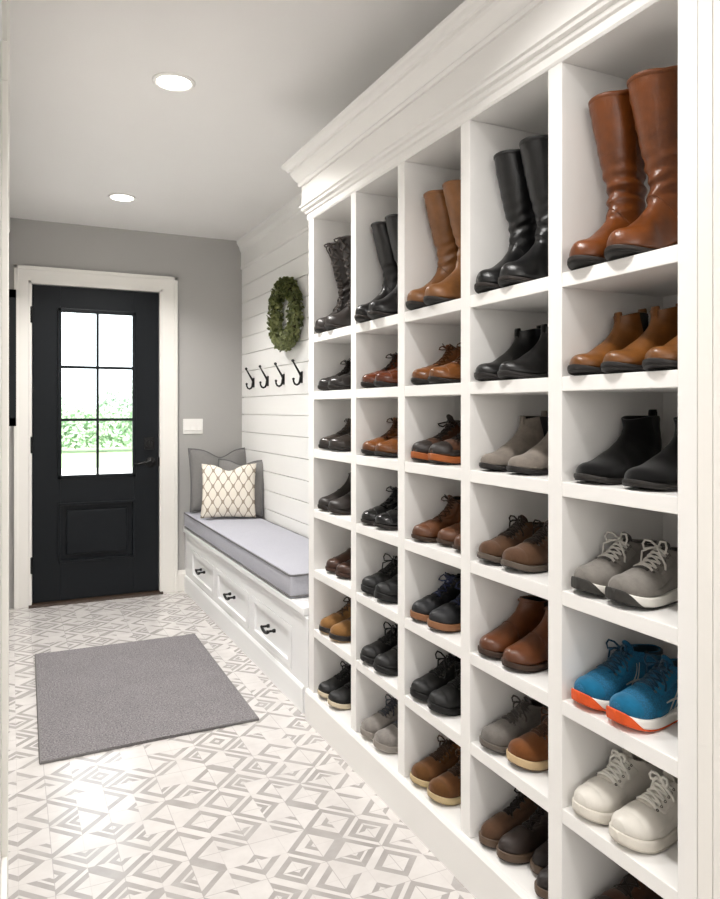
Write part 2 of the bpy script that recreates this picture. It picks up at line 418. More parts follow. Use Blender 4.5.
# seat cushion: a soft box with piped edges
def soft_box(x0, x1, y0, y1, z0, z1, r, crown=.006):
    m = MB().box(x0, x1, y0, y1, z0, z1)
    bm = bmesh.new(); vs = [bm.verts.new(v) for v in m.v]
    for f in m.f: bm.faces.new([vs[i] for i in f])
    bmesh.ops.bevel(bm, geom=bm.edges[:], offset=r, segments=4, affect='EDGES', profile=.5)
    bmesh.ops.subdivide_edges(bm, edges=[e for e in bm.edges if e.calc_length() > .1], cuts=14, use_grid_fill=True)
    for v in bm.verts:
        if v.co.z > (z0+z1)/2:
            u = (v.co.x-x0)/(x1-x0)*2-1; w_ = (v.co.y-y0)/(y1-y0)*2-1
            v.co.z += crown*(1-u*u)*(1-w_**4) + .0012*sin(17*v.co.y+5*v.co.x)
    bm.verts.ensure_lookup_table()
    out = MB(); out.add([v.co.copy() for v in bm.verts], [[v.index for v in f.verts] for f in bm.faces]); bm.free(); return out
cu = thing('bench_cushion', 'long pale grey piped seat cushion on the white storage bench', 'cushion', (1.27, 3.98, .4345))
child(soft_box(1.075, 1.472, 2.925, 5.035, .4345, .54, .012), 'cushion_body', CUSHION, cu, True)
for zz in (.446, .5345):
    x0, x1, y0, y1, r = 1.0745, 1.4725, 2.9245, 5.0355, .02
    pts = []
    for cx, cy, a0 in ((x1-r, y1-r, 0), (x0+r, y1-r, 90), (x0+r, y0+r, 180), (x1-r, y0+r, 270)):
        for k in range(6): a = radians(a0+18*k); pts.append((cx+r*cos(a), cy+r*sin(a), zz))
    child(MB().tube(pts, .0042, 6, closed=True), 'piping', PIPING, cu, True)

def pillow(name, label, size, thick, loc, rx, ry, rz, mat, group, pip=None, chop=.0):
    N = 28; W = size/2; v = []; f = []
    def pt(u, w_, sgn):
        fu = 1-abs(u)**2.6; fw = 1-abs(w_)**2.6
        th = thick/2*(max(fu, 0)**.55)*(max(fw, 0)**.55)
        pin = .94 + .06*(abs(u)*abs(w_))  # edges pulled in, corners out
        sx = W*u*(1-.055*(1-w_*w_)*abs(u)); sz = W*w_*(1-.055*(1-u*u)*abs(w_))
        if w_ > 0: sz -= chop*W*math.exp(-(u/.38)**2)*w_**2       # karate chop in the top edge
        if w_ > .0: th *= 1-.35*chop*4*math.exp(-(u/.3)**2)*w_
        return (sx, sgn*th + .004*sin(7*u+3*w_)*fu*fw, sz + W)
    for sgn in (-1, 1):
        for i in range(N+1):
            for j in range(N+1): v.append(pt(2*i/N-1, 2*j/N-1, sgn))
    S = (N+1)**2
    for i in range(N):
        for j in range(N):
            a = i*(N+1)+j; q = (a, a+1, a+N+2, a+N+1); f.append(q); f.append(tuple(S+k for k in reversed(q)))
    o = thing(name, label, 'pillow', loc, 0, group); o.rotation_euler = (rx, ry, rz)
    b = link('pillow_cover', v, f, mat, o)
    bm = bmesh.new(); bm.from_mesh(b.data); bmesh.ops.remove_doubles(bm, verts=bm.verts, dist=1e-5); bmesh.ops.recalc_face_normals(bm, faces=bm.faces); bm.to_mesh(b.data); bm.free()
    if pip:
        pts = [pt(2*i/N-1, -1, 1) for i in range(N)] + [pt(1, 2*i/N-1, 1) for i in range(N)] + [pt(1-2*i/N, 1, 1) for i in range(N)] + [pt(-1, 1-2*i/N, 1) for i in range(N)]
        mb = MB().tube(pts, .006, 6, closed=True); link('piping', mb.v, mb.f, pip, o)
    return o
PG = 'scatter pillows at the far end of the bench'
pillow('throw_pillow', 'large plain grey pillow leaning on the grey wall behind the other two', .43, .11, (1.31, 4.915, 0.5525), radians(-10), 0, radians(-3), PILLOW, PG, PIPING, .26)
pillow('throw_pillow', 'plain grey pillow leaning by the white boarded wall, behind the patterned pillow', .365, .10, (1.343, 4.655, .5525), radians(-10), radians(0), radians(-47), PILLOW, PG, PIPING, .16)
pillow('throw_pillow', 'small cream pillow with a taupe trellis print, in front of the grey pillows', .35, .10, (1.25, 4.545, .5525), radians(-12), radians(0), radians(-20), TRELLIS, PG, None, .22)

# ------------------------------------------------------------------ wall pieces
hooks_y = (4.76, 4.46, 4.16, 3.86)
HL = ['black double coat hook nearest the grey wall', 'black double coat hook, second from the grey wall', 'black double coat hook under the wreath, third from the grey wall', 'black double coat hook nearest the shoe cabinet']
for y, lb in zip(hooks_y, HL):
    hk = thing('coat_hook', lb, 'coat hook', (XR-.014, y, 1.45), 0, 'coat hooks on the boarded wall')
    X = XR-.014
    child(MB().box(X-.005, X+.004, y-.011, y+.011, 1.392, 1.458, .004), 'mounting_plate', IRON, hk)
    a = MB().tube([(X-.003, y, 1.425), (X-.010, y, 1.442), (X-.022, y, 1.462), (X-.036, y, 1.485), (X-.052, y, 1.512)], [.0075, .007, .0062, .0055, .005], 8).lathe([(0, -.0095), (.0075, -.006), (.010, 0), (.0075, .006), (0, .0095)], (X-.053, y, 1.517), 'z', 10)
    child(a, 'upper_prong', IRON, hk, True)
    a = MB().tube([(X-.003, y, 1.44), (X-.008, y, 1.42), (X-.011, y, 1.402), (X-.018, y, 1.388), (X-.030, y, 1.382), (X-.042, y, 1.387), (X-.049, y, 1.400), (X-.050, y, 1.412)], [.0075, .0075, .007, .0065, .006, .006, .0055, .0055], 8).lathe([(0, -.008), (.0065, -.005), (.0085, 0), (.0065, .005), (0, .008)], (X-.050, y, 1.415), 'z', 10)
    child(a, 'lower_prong', IRON, hk, True)

def leaf_material():
    t = NT('boxwood_leaf'); n = t.ramp(t.noise(26, 3), .3, .7)
    t.col(t.mix(n, lin('#3a461a'), lin('#979c66'))); t.set(Roughness=.5, Specular_IOR_Level=.4)
    return t.m
wy, wz, wx = 4.01, 1.795, XR-.062
wr = thing('wreath', 'round green leafy wreath hanging on the white boarded wall above the hooks', 'wreath', (wx, wy, wz))
rr = random.Random(3)
lv = MB(); R0, r0 = .172, .030
for k in range(2600):
    a = rr.uniform(0, 2*pi); b_ = rr.uniform(0, 2*pi)
    rad = r0*rr.uniform(.45, 1.15)
    p = Vector((wx - rad*sin(b_)*1.05, wy + (R0+rad*cos(b_))*cos(a), wz + (R0+rad*cos(b_))*sin(a)))
    out = Vector((-sin(b_), cos(b_)*cos(a), cos(b_)*sin(a))); tan = Vector((0, -sin(a), cos(a)))
    d_ = (tan*rr.uniform(.2, 1) + out*rr.uniform(.3, 1.1) + Vector((rr.uniform(-.5, .5), rr.uniform(-.5, .5), rr.uniform(-.5, .5)))).normalized()
    sd = d_.cross(out)
    if sd.length < .1: sd = d_.orthogonal()
    sd.normalize(); nn = sd.cross(d_).normalized()
    l = rr.uniform(.016, .027); w2 = l*.42
    lv.add([p, p+d_*l*.35+sd*w2+nn*.002, p+d_*l*.75+sd*w2*.8, p+d_*l-nn*.003, p+d_*l*.75-sd*w2*.8, p+d_*l*.35-sd*w2+nn*.002, p+d_*l*.5-nn*.003], [(0, 1, 6), (1, 2, 6), (2, 3, 6), (3, 4, 6), (4, 5, 6), (5, 0, 6)])
lo = child(lv, 'foliage', leaf_material(), wr, True); lo['kind'] = 'stuff'
child(MB().tube([(wx, wy+R0*cos(2*pi*k/40), wz+R0*sin(2*pi*k/40)) for k in range(40)], .017, 8, closed=True).tube([(wx, wy, wz+R0), (XR-.02, wy, wz+R0+.03), (XR-.010, wy, wz+R0+.035)], .003, 6), 'twig_ring', M(suede, '#3a3520'), wr, True)

# dark framed panel seen edge on, hung on the hall wall close to the door
pf = thing('picture_frame', 'thin black framed picture on the hall wall, seen edge on beside the door', 'picture', (XL+.012, 4.05, 1.49))
k = MB()
for y0, y1, z0, z1 in ((3.75, 4.35, 1.165, 1.205), (3.75, 4.35, 1.76, 1.80), (3.75, 3.79, 1.165, 1.80), (4.31, 4.35, 1.165, 1.80)): k.box(XL, XL+.046, y0, y1, z0, z1, .002)
child(k, 'frame', paint('frame_black', '#15171a', .4), pf)
child(MB().box(XL, XL+.02, 3.78, 4.32, 1.2, 1.78), 'picture_mount', paint('mount_white', '#e8e4dc', .6), pf)

# rug
rg = MB().prism([(.117, 4.02), (.913, 4.01), (.893, 2.805), (.097, 2.785)], 'z', .0005, .011)
rug = thing('door_rug', 'plain grey woven rug lying on the patterned tile floor', 'rug', (.5, 3.4, 0))
child(rg, 'rug_pile', RUG, rug)
child(MB().tube([(.117, 4.02, .006), (.913, 4.01, .006), (.893, 2.805, .006), (.097, 2.785, .006)], .0062, 6, closed=True), 'bound_edge', weave('rug_binding', '#8a8786', '#6a6868'), rug)

# recessed ceiling lights, plus two added fill lamps without fixtures
LENS = NT('light_lens'); LENS.b.inputs['Emission Color'].default_value = (1, .95, .86, 1); LENS.b.inputs['Emission Strength'].default_value = 14
def downlight_and_fill(x, y, r, label=None):
    if label:
        t = thing('recessed_light', label, 'ceiling light', (x, y, ZC), 0, 'recessed ceiling lights')
        child(MB().lathe([(r*1.25, 0), (r*1.25, -.004), (r*1.12, -.008), (r, -.006), (r*.97, .0), (r*1.25, 0)], (x, y, ZC), 'z', 40), 'trim_ring', PLATE, t, True)
        child(MB().lathe([(0, -.0015), (r*.99, -.0015), (r*.99, -.004), (r*.6, -.005), (0, -.005)], (x, y, ZC), 'z', 32), 'lens', LENS.m, t, True)
    la = bpy.data.lights.new('downlight_and_fill', 'AREA'); la.shape = 'DISK'; la.size = r*2; la.energy = 17; la.color = (1, .978, .95); la.spread = radians(125)
    o = bpy.data.objects.new('downlight_and_fill', la); COL.objects.link(o); o.location = (x, y, ZC-.012)
    if not label: la.energy = 11
downlight_and_fill(.54, 2.70, .062, 'round recessed ceiling light farther from the door')
downlight_and_fill(.57, 4.29, .062, 'round recessed ceiling light closer to the door')
downlight_and_fill(.5, 1.1, .07); downlight_and_fill(.4, -.6, .07)  # added fill lamps out of view, no fixture behind them

# ------------------------------------------------------------------ shoes
class Shoe:
    """one shoe: rings run from the toe back over the foot and up the shaft; every part lies on that form"""
    def __init__(s, name, label, keys, L=.237, W=1., sole=None, side=1, wr=0., heelh=0., toeround=2.3, spring=.010, group=None, rnd=0, zs=.82):
        keys = [(k[0], k[1]*zs, k[2], k[3]*zs) + tuple(k[4:]) for k in keys]
        s.keys = [k if k[4] > 0 else k[:4]+(.036,)+k[5:] for k in keys]; s.L = L; s.W = W; s.side = side; s.wr = wr; s.heelh = heelh; s.tr = toeround; s.spring = spring
        s.sole = sole; s.n = len(keys); s.tm = s.n-1; s.rnd = rnd
        s.root = thing(name, label, 'shoe' if 'boot' not in name else 'boot', (0, 0, 0), 0, group)
    def outline(s, q):
        k = [(.032,), (.0345,), (.034,), (.0325,), (.033,), (.0375,), (.043,), (.0465,), (.0462,), (.043,), (.038,)]
        w = crom(k, min(max(q, 0), 1)*10)[0]*s.W
        if q > .78: w *= max(1-((q-.78)/.22)**s.tr, 0)**.5
        if q < .13: w *= max(1-((.13-q)/.13)**2, 0)**.5
        return w
    def z0(s, q):
        q = min(max(q, 0), 1)
        z = s.spring*(max(q-.72, 0)/.28)**2
        if s.heelh: z += s.heelh*(1-sstep(.22, .60, q))
        else: z += .004*(max(.12-q, 0)/.12)**2
        return z
    def th(s, q):
        a, b = s.sole['th']; return a + (b-a)*sstep(.2, .7, q)
    def bed(s, q): return s.z0(q) + s.th(min(max(q, 0), 1))
    def fin(s, x, y, z, bed=True):
        q = x/s.L
        y += s.side*.006*max(q-.45, 0)**1.3 * (1 if True else 0)
        if bed: z += s.bed(q) - .003
        return Vector((x - s.L/2, y, z))
    def P(s, t, ph, off=0.):
        if off:
            e = .01; a = s.P(t+e, ph)-s.P(t-e, ph) if t < s.tm-e else s.P(t, ph)-s.P(t-2*e, ph)
            b = s.P(t, ph+e)-s.P(t, ph-e); n = b.cross(a)
            if n.length < 1e-12: n = Vector((1, 0, 0))
            n.normalize(); p = s.P(t, ph)
            c = s.centre(t)
            if (p-c).dot(n) < 0: n = -n
            return p + n*off
        t = min(max(t, 0), s.tm)
        Tx, Tz, Bx, Bz, W, e = crom(s.keys, t)
        Tx *= s.L; Bx *= s.L
        W *= s.W
        if t < 8:
            w0 = s.outline(min(Bx/s.L, .9995))*.955; f = sstep(5.8, 8, t); W = w0*(1-f) + W*f
        v0 = -.42*(1-e); n = 3.6-1.6*e
        c = cos(ph); sn = sin(ph)
        nf = sstep(7, 9, t)*(1-sstep(11.5, 15, t))
        if c >= 0: v = v0 + (1-v0)*c; l = abs(sn)**(1.04-.1*sstep(4, 7, t))*(1-.24*nf*c)
        else: v = v0 - (1+v0)*abs(c)**(2/n); l = abs(sn)**(2/n)
        l = math.copysign(l, sn)*W
        mx, mz, hx, hz = (Tx+Bx)/2, (Tz+Bz)/2, (Tx-Bx)/2, (Tz-Bz)/2
        x = mx + hx*v; z = mz + hz*v
        if s.wr:
            zz = z/.12; amp = s.wr*math.exp(-((z-.145)/.05)**2) + s.wr*.22*sstep(.17, .27, z)
            if amp > 1e-5:
                k = sin(z*210 + 1.7*sin(ph*1.0+s.rnd) + 1.2*sin(ph*2+s.rnd*2)) + .6*sin(z*121+2*ph+s.rnd)
                x += amp*k*cos(ph)*.8; l += amp*k*sn
        return s.fin(x, l, z)
    def centre(s, t):
        t = min(max(t, 0), s.tm); Tx, Tz, Bx, Bz, W, e = crom(s.keys, t)
        return s.fin((Tx+Bx)/2*s.L, 0, (Tz+Bz)/2)
    def upper(s, mat, lining, rim=.0022):
        nt = max(44, int(s.n*4.2)); ns = 36; v = []; f = []
        ts = [s.tm*(i/(nt-1)) for i in range(nt)]
        ts = sorted(set(ts + [.15, .3, .5, .75]))
        nt = len(ts)
        for t in ts:
            for k in range(ns): v.append(s.P(t, 2*pi*k/ns))
        for i in range(nt-1):
            for k in range(ns): f.append((i*ns+k, i*ns+(k+1) % ns, (i+1)*ns+(k+1) % ns, (i+1)*ns+k))
        f.append(tuple(range(ns)))
        # turn the rim over
        c = s.centre(s.tm); last = v[-ns:]; b = len(v)
        for p in last:
            d = (c-p); d.normalize(); v.append(p + d*rim + Vector((0, 0, .0012)))
        for p in last:
            d = (c-p); d.normalize(); v.append(p + d*rim*1.6 - Vector((0, 0, .004)))
        for r in (0, 1):
            o = b-ns+r*ns
            for k in range(ns): f.append((o+k, o+(k+1) % ns, o+ns+(k+1) % ns, o+ns+k))
        link('upper', v, f, mat, s.root)
        # lining goes down inside
        Tx, Tz, Bx, Bz = crom(s.keys, s.tm)[:4]
        lv = []; lf = []; rows = 6
        for r in range(rows+1):
            t = s.tm - 2.8*r/rows; c = s.centre(t)
            for k in range(ns):
                p = s.P(t, 2*pi*k/ns); lv.append(p + (c-p)*(.085+.05*r/rows) - Vector((0, 0, .001)))
        for r in range(rows):
            for k in range(ns): lf.append((r*ns+k, r*ns+(k+1) % ns, (r+1)*ns+(k+1) % ns, (r+1)*ns+k))
        lf.append(tuple(rows*ns+k for k in range(ns)))
        link('lining', lv, lf, lining, s.root)
    def slab(s, name, mat, za, zb, out, q0=0., q1=1., flat=False, parent=None, zfun=None):
        """sole layer between fractions za..zb of the sole thickness; flat: a heel block down to the ground"""
        N = 40; v = []; f = []; M_ = 10
        for i in range(N+1):
            q = q0 + (q1-q0)*(.5-.5*cos(pi*i/N))
            w = s.outline(min(max(q, .0008), .9992)) + out*(1 if .02 < q < .98 else .6)
            if q0 > 0 and i == 0 or q1 < 1 and i == N: pass
            lo = s.z0(q) + s.th(q)*za; hi = s.z0(q) + s.th(q)*zb
            if zfun: lo, hi = zfun(q, lo, hi)
            if flat: lo, hi = 0., s.z0(q)+s.th(q)*.3
            x = q*s.L; ex = out*(q-.5)*2 if (q < .06 or q > .94) else out*(q-.5)*2
            m = (lo+hi)/2; hh = (hi-lo)/2
            for yy, zz in ((-.955, -1), (-.995, -.65), (-1.0, 0), (-.995, .65), (-.965, 1), (.965, 1), (.995, .65), (1., 0), (.995, -.65), (.955, -1)):
                p = s.fin(x, yy*w, 0, False); p.z = m+hh*zz; p.x += ex; v.append(p)
        for i in range(N):
            for k in range(M_): f.append((i*M_+k, i*M_+(k+1) % M_, (i+1)*M_+(k+1) % M_, (i+1)*M_+k))
        f.append(tuple(range(M_))); f.append(tuple(N*M_+k for k in range(M_)))
        o = link(name, v, f, mat, parent or s.root)
        return o
    def patch(s, name, mat, t0, t1, plo, phi, off=.0018, nt=18, np_=12, mirror=False, parent=None):
        """a panel lying on the upper, edges turned down to it; plo/phi give its angular limits at t"""
        v = []; f = []
        for sg in ((1, -1) if mirror else (1,)):
            b = len(v)
            for i in range(nt+1):
                u = i/nt; t = t0+(t1-t0)*u; a, c = plo(u), phi(u)
                for j in range(np_+1):
                    w = j/np_; e = min(min(u, 1-u)*nt/1.0, min(w, 1-w)*np_/1.0, 1)
                    v.append(s.P(t, sg*(a+(c-a)*w), off*e + .0002))
            for i in range(nt):
                for j in range(np_):
                    q = b+i*(np_+1)+j; f.append((q, q+1, q+np_+2, q+np_+1))
        return link(name, v, f, mat, parent or s.root)
    def ribbon(s, name, mat, paths, wid=.05, off=.002):
        v = []; f = []
        for path in paths:
            b = len(v); n = 14; m = len(path)-1
            for i in range(n+1):
                t, ph = crom(path, m*i/n)
                w = wid*(.5+.5*sin(pi*min(i/n*1.2+.1, 1)))
                v.append(s.P(t, ph-w, off)); v.append(s.P(t, ph+w, off))
            for i in range(n): f.append((b+2*i, b+2*i+1, b+2*i+3, b+2*i+2))
        return link(name, v, f, mat, s.root)
    def laces(s, mat, ta, tb, n, ph=.55, r=.0021, bow=1., phb=None, straight=False, tails=True):
        mb = MB(); phb = phb or ph
        def seg(t0, p0, t1, p1, lift=.003):
            pts = []
            for k in range(7):
                u = k/6; pts.append(s.P(t0+(t1-t0)*u, p0+(p1-p0)*u, .0022+lift*sin(pi*u)))
            mb.tube(pts, r, 6)
        for i in range(n):
            t = ta+(tb-ta)*i/n; t2 = ta+(tb-ta)*(i+1)/n
            p = ph+(phb-ph)*i/n; p2 = ph+(phb-ph)*(i+1)/n
            if i == 0 or straight: seg(t, p, t, -p)
            if not straight: seg(t, p, t2, -p2, .004); seg(t, -p, t2, p2, .003)
        if bow:
            k0 = s.P(tb, 0, .007)
            nx = (s.P(tb, 0, .01)-s.P(tb, 0, .0)).normalized()
            fw = (s.P(tb-.6, 0)-s.P(tb, 0)).normalized()
            sd = Vector((0, 1, 0))
            mb.tube([k0-sd*.006, k0+nx*.002, k0+sd*.006], r*1.9, 6)
            rn = random.Random(s.rnd*13+1)
            for sg in (-1, 1):
                a = bow*rn.uniform(.85, 1.15)
                tip = k0 + sd*sg*.034*a + nx*.014*a + fw*.010*a
                mb.tube([k0, k0+sd*sg*.014*a+nx*.018*a, k0+sd*sg*.029*a+nx*.021*a+fw*.002, tip, k0+sd*sg*.030*a+nx*.004*a+fw*.016*a, k0+sd*sg*.014*a+nx*.004+fw*.010*a, k0], r, 6)
                if tails:
                    b = bow*rn.uniform(.8, 1.2)
                    mb.tube([k0, k0+sd*sg*.010+fw*.012*b+nx*.006, k0+sd*sg*.022*b+fw*.022*b+nx*.004, s.P(max(tb-1.9*b, 3.5), sg*.75, .004), s.P(max(tb-2.3*b, 3.2), sg*(.9), .003)], r, 6)
        return link('laces', mb.v, mb.f, mat, s.root)
    def eyelets(s, mat, ta, tb, n, ph=.6, r=.0026):
        """metal rings set beside the laces, part of the lace mesh"""
        mb = MB()
        for i in range(n+1):
            t = ta+(tb-ta)*i/n
            for sg in (-1, 1):
                c = s.P(t, sg*ph, .0026); e1 = (s.P(t+.1, sg*ph, .0026)-c).normalized(); nn = (s.P(t, sg*ph, .01)-c).normalized(); e2 = e1.cross(nn)
                mb.tube([c+(e1*cos(2*pi*k/8)+e2*sin(2*pi*k/8))*r for k in range(8)], .0009, 5, closed=True)
        o = [q for q in s.root.children if q.name.startswith('laces')][0]; me = o.data
        nv = len(me.vertices); nf = len(me.polygons)
        V = [v.co.copy() for v in me.vertices] + mb.v; F = [tuple(p.vertices) for p in me.polygons] + [tuple(nv+k for k in q) for q in mb.f]
        old = me.materials[0]; new = bpy.data.meshes.new('laces'); new.from_pydata(V, [], F); new.materials.append(old); new.materials.append(mat)
        for k, p in enumerate(new.polygons): p.use_smooth = True; p.material_index = 1 if k >= nf else 0
        o.data = new
    def tongue(s, mat, t0, ph=.5, rise=.02, lean=.2):
        v = []; f = []; n = 12; m = 6
        for i in range(n+1):
            t = t0+(s.tm-t0)*i/n
            for j in range(m+1): v.append(s.P(t, -ph+2*ph*j/m, .0012))
        rows = n+1
        top = v[-(m+1):]; up = (s.P(s.tm, 0)-s.P(s.tm-1.2, 0))
        dr_ = Vector((lean, 0, 1)).normalized()
        for r_ in range(1, 5):
            for j, p in enumerate(top):
                e = 1-(2*j/m-1)**2*.35*(r_/4)
                v.append(p + dr_*rise*r_/4*e + Vector((.001*r_, 0, 0)))
            rows += 1
        for i in range(rows-1):
            for j in range(m):
                q = i*(m+1)+j; f.append((q, q+1, q+m+2, q+m+1))
        o = link('tongue', v, f, mat, s.root)
        so = o.modifiers.new('thick', 'SOLIDIFY'); so.thickness = .003; so.offset = 0
        return o
    def tab(s, name, mat, front=False, h=.022, w=.009, drop=.02):
        """pull loop at the top of the shaft"""
        ph = 0 if front else pi
        p = s.P(s.tm, ph, .002); v = []; f = []
        inn = (s.centre(s.tm)-p); inn.z = 0; inn.normalize()
        path = [s.P(s.tm, ph, .002)-Vector((0, 0, drop)), p, p+Vector((0, 0, h*.6)), p+inn*.002+Vector((0, 0, h)), p+inn*.005+Vector((0, 0, h*.95)), p+inn*.006+Vector((0, 0, h*.4)), p+inn*.006-Vector((0, 0, .006))]
        for q in path: v += [q+Vector((0, -w, 0)), q+Vector((0, w, 0))]
        for i in range(len(path)-1): f.append((2*i, 2*i+1, 2*i+3, 2*i+2))
        o = link(name, v, f, mat, s.root); so = o.modifiers.new('thick', 'SOLIDIFY'); so.thickness = .0022; so.offset = 0
        return o
    def band(s, name, mat, t, off=.0022, wid=.5, ph0=-pi, ph1=pi):
        return s.patch(name, mat, t-wid/2, t+wid/2, lambda u: ph0, lambda u: ph1, off, 4, 40)
    def place(s, x_toe, y, z, yaw=0., tilt=0.):
        s.root.rotation_euler = (0, 0, pi+yaw)
        s.root.location = (x_toe + s.L/2*cos(yaw), y + s.L/2*sin(yaw), z+.0012)

# ring tables: top x, top z, bottom x, bottom z, half width, roundness  (x as a share of the length, z in metres above the foot bed)
def foot(th=1., tip=.0):
    return [(1.0, .014*th, 1.0, .004, -1, 0), (.985, .027*th, .985, 0, -1, 0), (.95, .037*th, .958, 0, -1, 0), (.90, .044*th, .91, 0, -1, 0), (.82, .051*th, .83, 0, -1, 0),
            (.72, .062*th, .73, 0, -1, 0), (.63, .076, .60, 0, -1, 0), (.555, .090, .45, 0, .036, .05), (.50, .102, .30, 0, .034, .12)]
def low(th=1., collar=.086):
    return foot(th) + [(.455, .110, .17, 0, .034, .3), (.43, .113, .05, .004, .0335, .7), (.41, .111, .0, .03, .034, 1), (.40, .108, .002, .052, .033, 1), (.39, .104, .022, collar*.88, .031, 1), (.385, .100, .02, collar, .031, 1)]
def clog():
    return foot(1.05)[:7] + [(.585, .088, .45, 0, .037, .05), (.57, .091, .30, 0, .036, .2), (.565, .092, .15, 0, .0345, .5), (.56, .091, .04, .006, .034, .9), (.555, .088, .01, .026, .034, 1), (.55, .086, .012, .045, .034, 1), (.545, .084, .02, .055, .034, 1)]
def ankle(h=.15, th=1., w=.038, lean=.0):
    return foot(th) + [(.465, .113, .17, 0, .0345, .3), (.443, .121, .05, .004, .0335, .75), (.428, .129, .0, .035, .034, 1), (.418, .137, .002, .068, .0335, 1),
                       (.41+lean*.3, max(h*.97, .142), .02, .098, .034, 1), (.408+lean*.6, h*1.01, .03, .12, .0355, 1), (.41+lean, h*1.03, .03, h*.96, w, 1)]
def chelsea(h=.146):
    return foot(.95) + [(.465, .112, .17, 0, .0345, .3), (.443, .119, .05, .004, .0335, .75), (.428, .126, .0, .035, .034, 1), (.418, .132, .003, .062, .033, 1),
                        (.408, .14, .025, .09, .033, 1), (.402, .148, .045, .118, .034, 1), (.40, h*1.0, .045, h, .036, 1)]
def tall(h=.385, w=.054, back=.19, front=.69):
    k = h/.385
    return foot(1.0) + [(.485, .115, .17, 0, .0355, .3), (.475, .128, .05, .004, .035, .75), (.470, .141, .0, .035, .035, 1), (.470, .153, .004, .07, .0345, 1),
                        (.475, .167, .025, .108, .036, 1), (.50, (.167+.228*k)/2, .035, (.108+.20*k)/2, .039, 1), (.53, .228*k, .04, .20*k, .042, 1), (.57, .265*k, .055, .25*k, .046, 1),
                        (.61, .305*k, .085, .295*k, .049, 1), (front-.02, h*.92, back-.04, h*.90, w, 1), (front, h, back, h*.99, w, 1)]

SIDE_LABEL = ['nearer the door', 'farther from the door']
BLKR = M(rubber, '#1d1c1b'); DKR = M(rubber, '#2d2724'); CREAM = M(rubber, '#d3c3a3'); WHR = M(rubber, '#e9e6df', rough=.45, amt=.93)
LIN_D = M(suede, '#1a1614'); LIN_T = M(suede, '#6e5138'); LIN_G = M(suede, '#6a6866')

def welted(s, top='#2d2724', heel='#1d1c1b', foot_out='#1d1c1b'):
    s.slab('welt', M(rubber, top), .3, 1.0, .0022)
    s.slab('outsole', M(rubber, foot_out), 0., .32, .0008)
    s.slab('heel_block', M(rubber, heel), 0, .3, .0005, 0., .27, flat=True)
def cupsole(s, mid, out, bump=None):
    s.slab('midsole', M(rubber, mid, rough=.5, amt=.92), .2, 1.12, .003)
    s.slab('outsole', M(rubber, out), 0, .22, .001)

WELT = dict(th=(.012, .012)); WELTK = dict(th=(.016, .016)); CUP = dict(th=(.03, .02)); THIN = dict(th=(.018, .015))

def m_tall(lb, c, side, k, grp, laced=False, h=.385, w=.047, wr=.0028, rough=.32, tabs=False, dark=.45):
    s = Shoe('tall_boot', lb, tall(h, w, .19, .69), .205, .96, WELT, side, wr, .022, 2.3, group=grp, rnd=k, zs=1.)
    mat = M(leather, c, rough=rough, dark=dark)
    s.upper(mat, LIN_T if not tabs else LIN_D); welted(s)
    seam = M(leather, c, rough=.45, dark=.3)
    s.band('top_binding', seam, s.tm-.22, .0018, .42)
    s.patch('back_seam', seam, 9.5, s.tm-.4, lambda u: pi-.16, lambda u: pi+.16, .0016, 30, 4)
    s.patch('side_seam', seam, 13.5, s.tm-.4, lambda u: 1.42, lambda u: 1.5, .0012, 24, 2, mirror=True)
    s.band('ankle_seam', seam, 9.3, .0014, .16, -1.9, 1.9)
    if tabs: s.tab('pull_tab', mat, False, .02, .010); s.patch('zip_strip', BLKR, 11, s.tm-.3, lambda u: pi*.62, lambda u: pi*.66, .0016, 24, 3, mirror=True)
    if laced:
        s.patch('lacing_panel', M(leather, '#231d1a', rough=.5), 7., s.tm-.3, lambda u: -.62, lambda u: .62, .002, 40, 8)
        s.laces(M(suede, '#3b332e'), 6.6, s.tm-.3, 15, .58, .0026, bow=.7)
    return s
def m_chelsea(lb, c, side, k, grp, kind='leather', gore='#181716', tabc=None, h=.146, tabf=True, sole='#262322', toeround=2.3, W=.94, L=.222):
    s = Shoe('chelsea_boot', lb, chelsea(h), L, W, WELT, side, .0, .018, toeround, group=grp, rnd=k, zs=.76)
    mat = M(leather, c, rough=.36, dark=.6) if kind == 'leather' else M(suede, c)
    s.upper(mat, LIN_D); welted(s, sole, sole, sole)
    s.patch('elastic_gore', M(knit, gore), 9.6, s.tm-.05, lambda u: pi/2+.30-(.35+.20*u)*(.3+.7*u), lambda u: pi/2+.35+(.45+.35*u)*(.3+.7*u), .0016, 18, 8, mirror=True)
    s.tab('pull_tab', M(suede, tabc or c), False, .014, .009)
    if tabf: s.tab('pull_tab', M(suede, tabc or c), True, .010, .008)
    return s
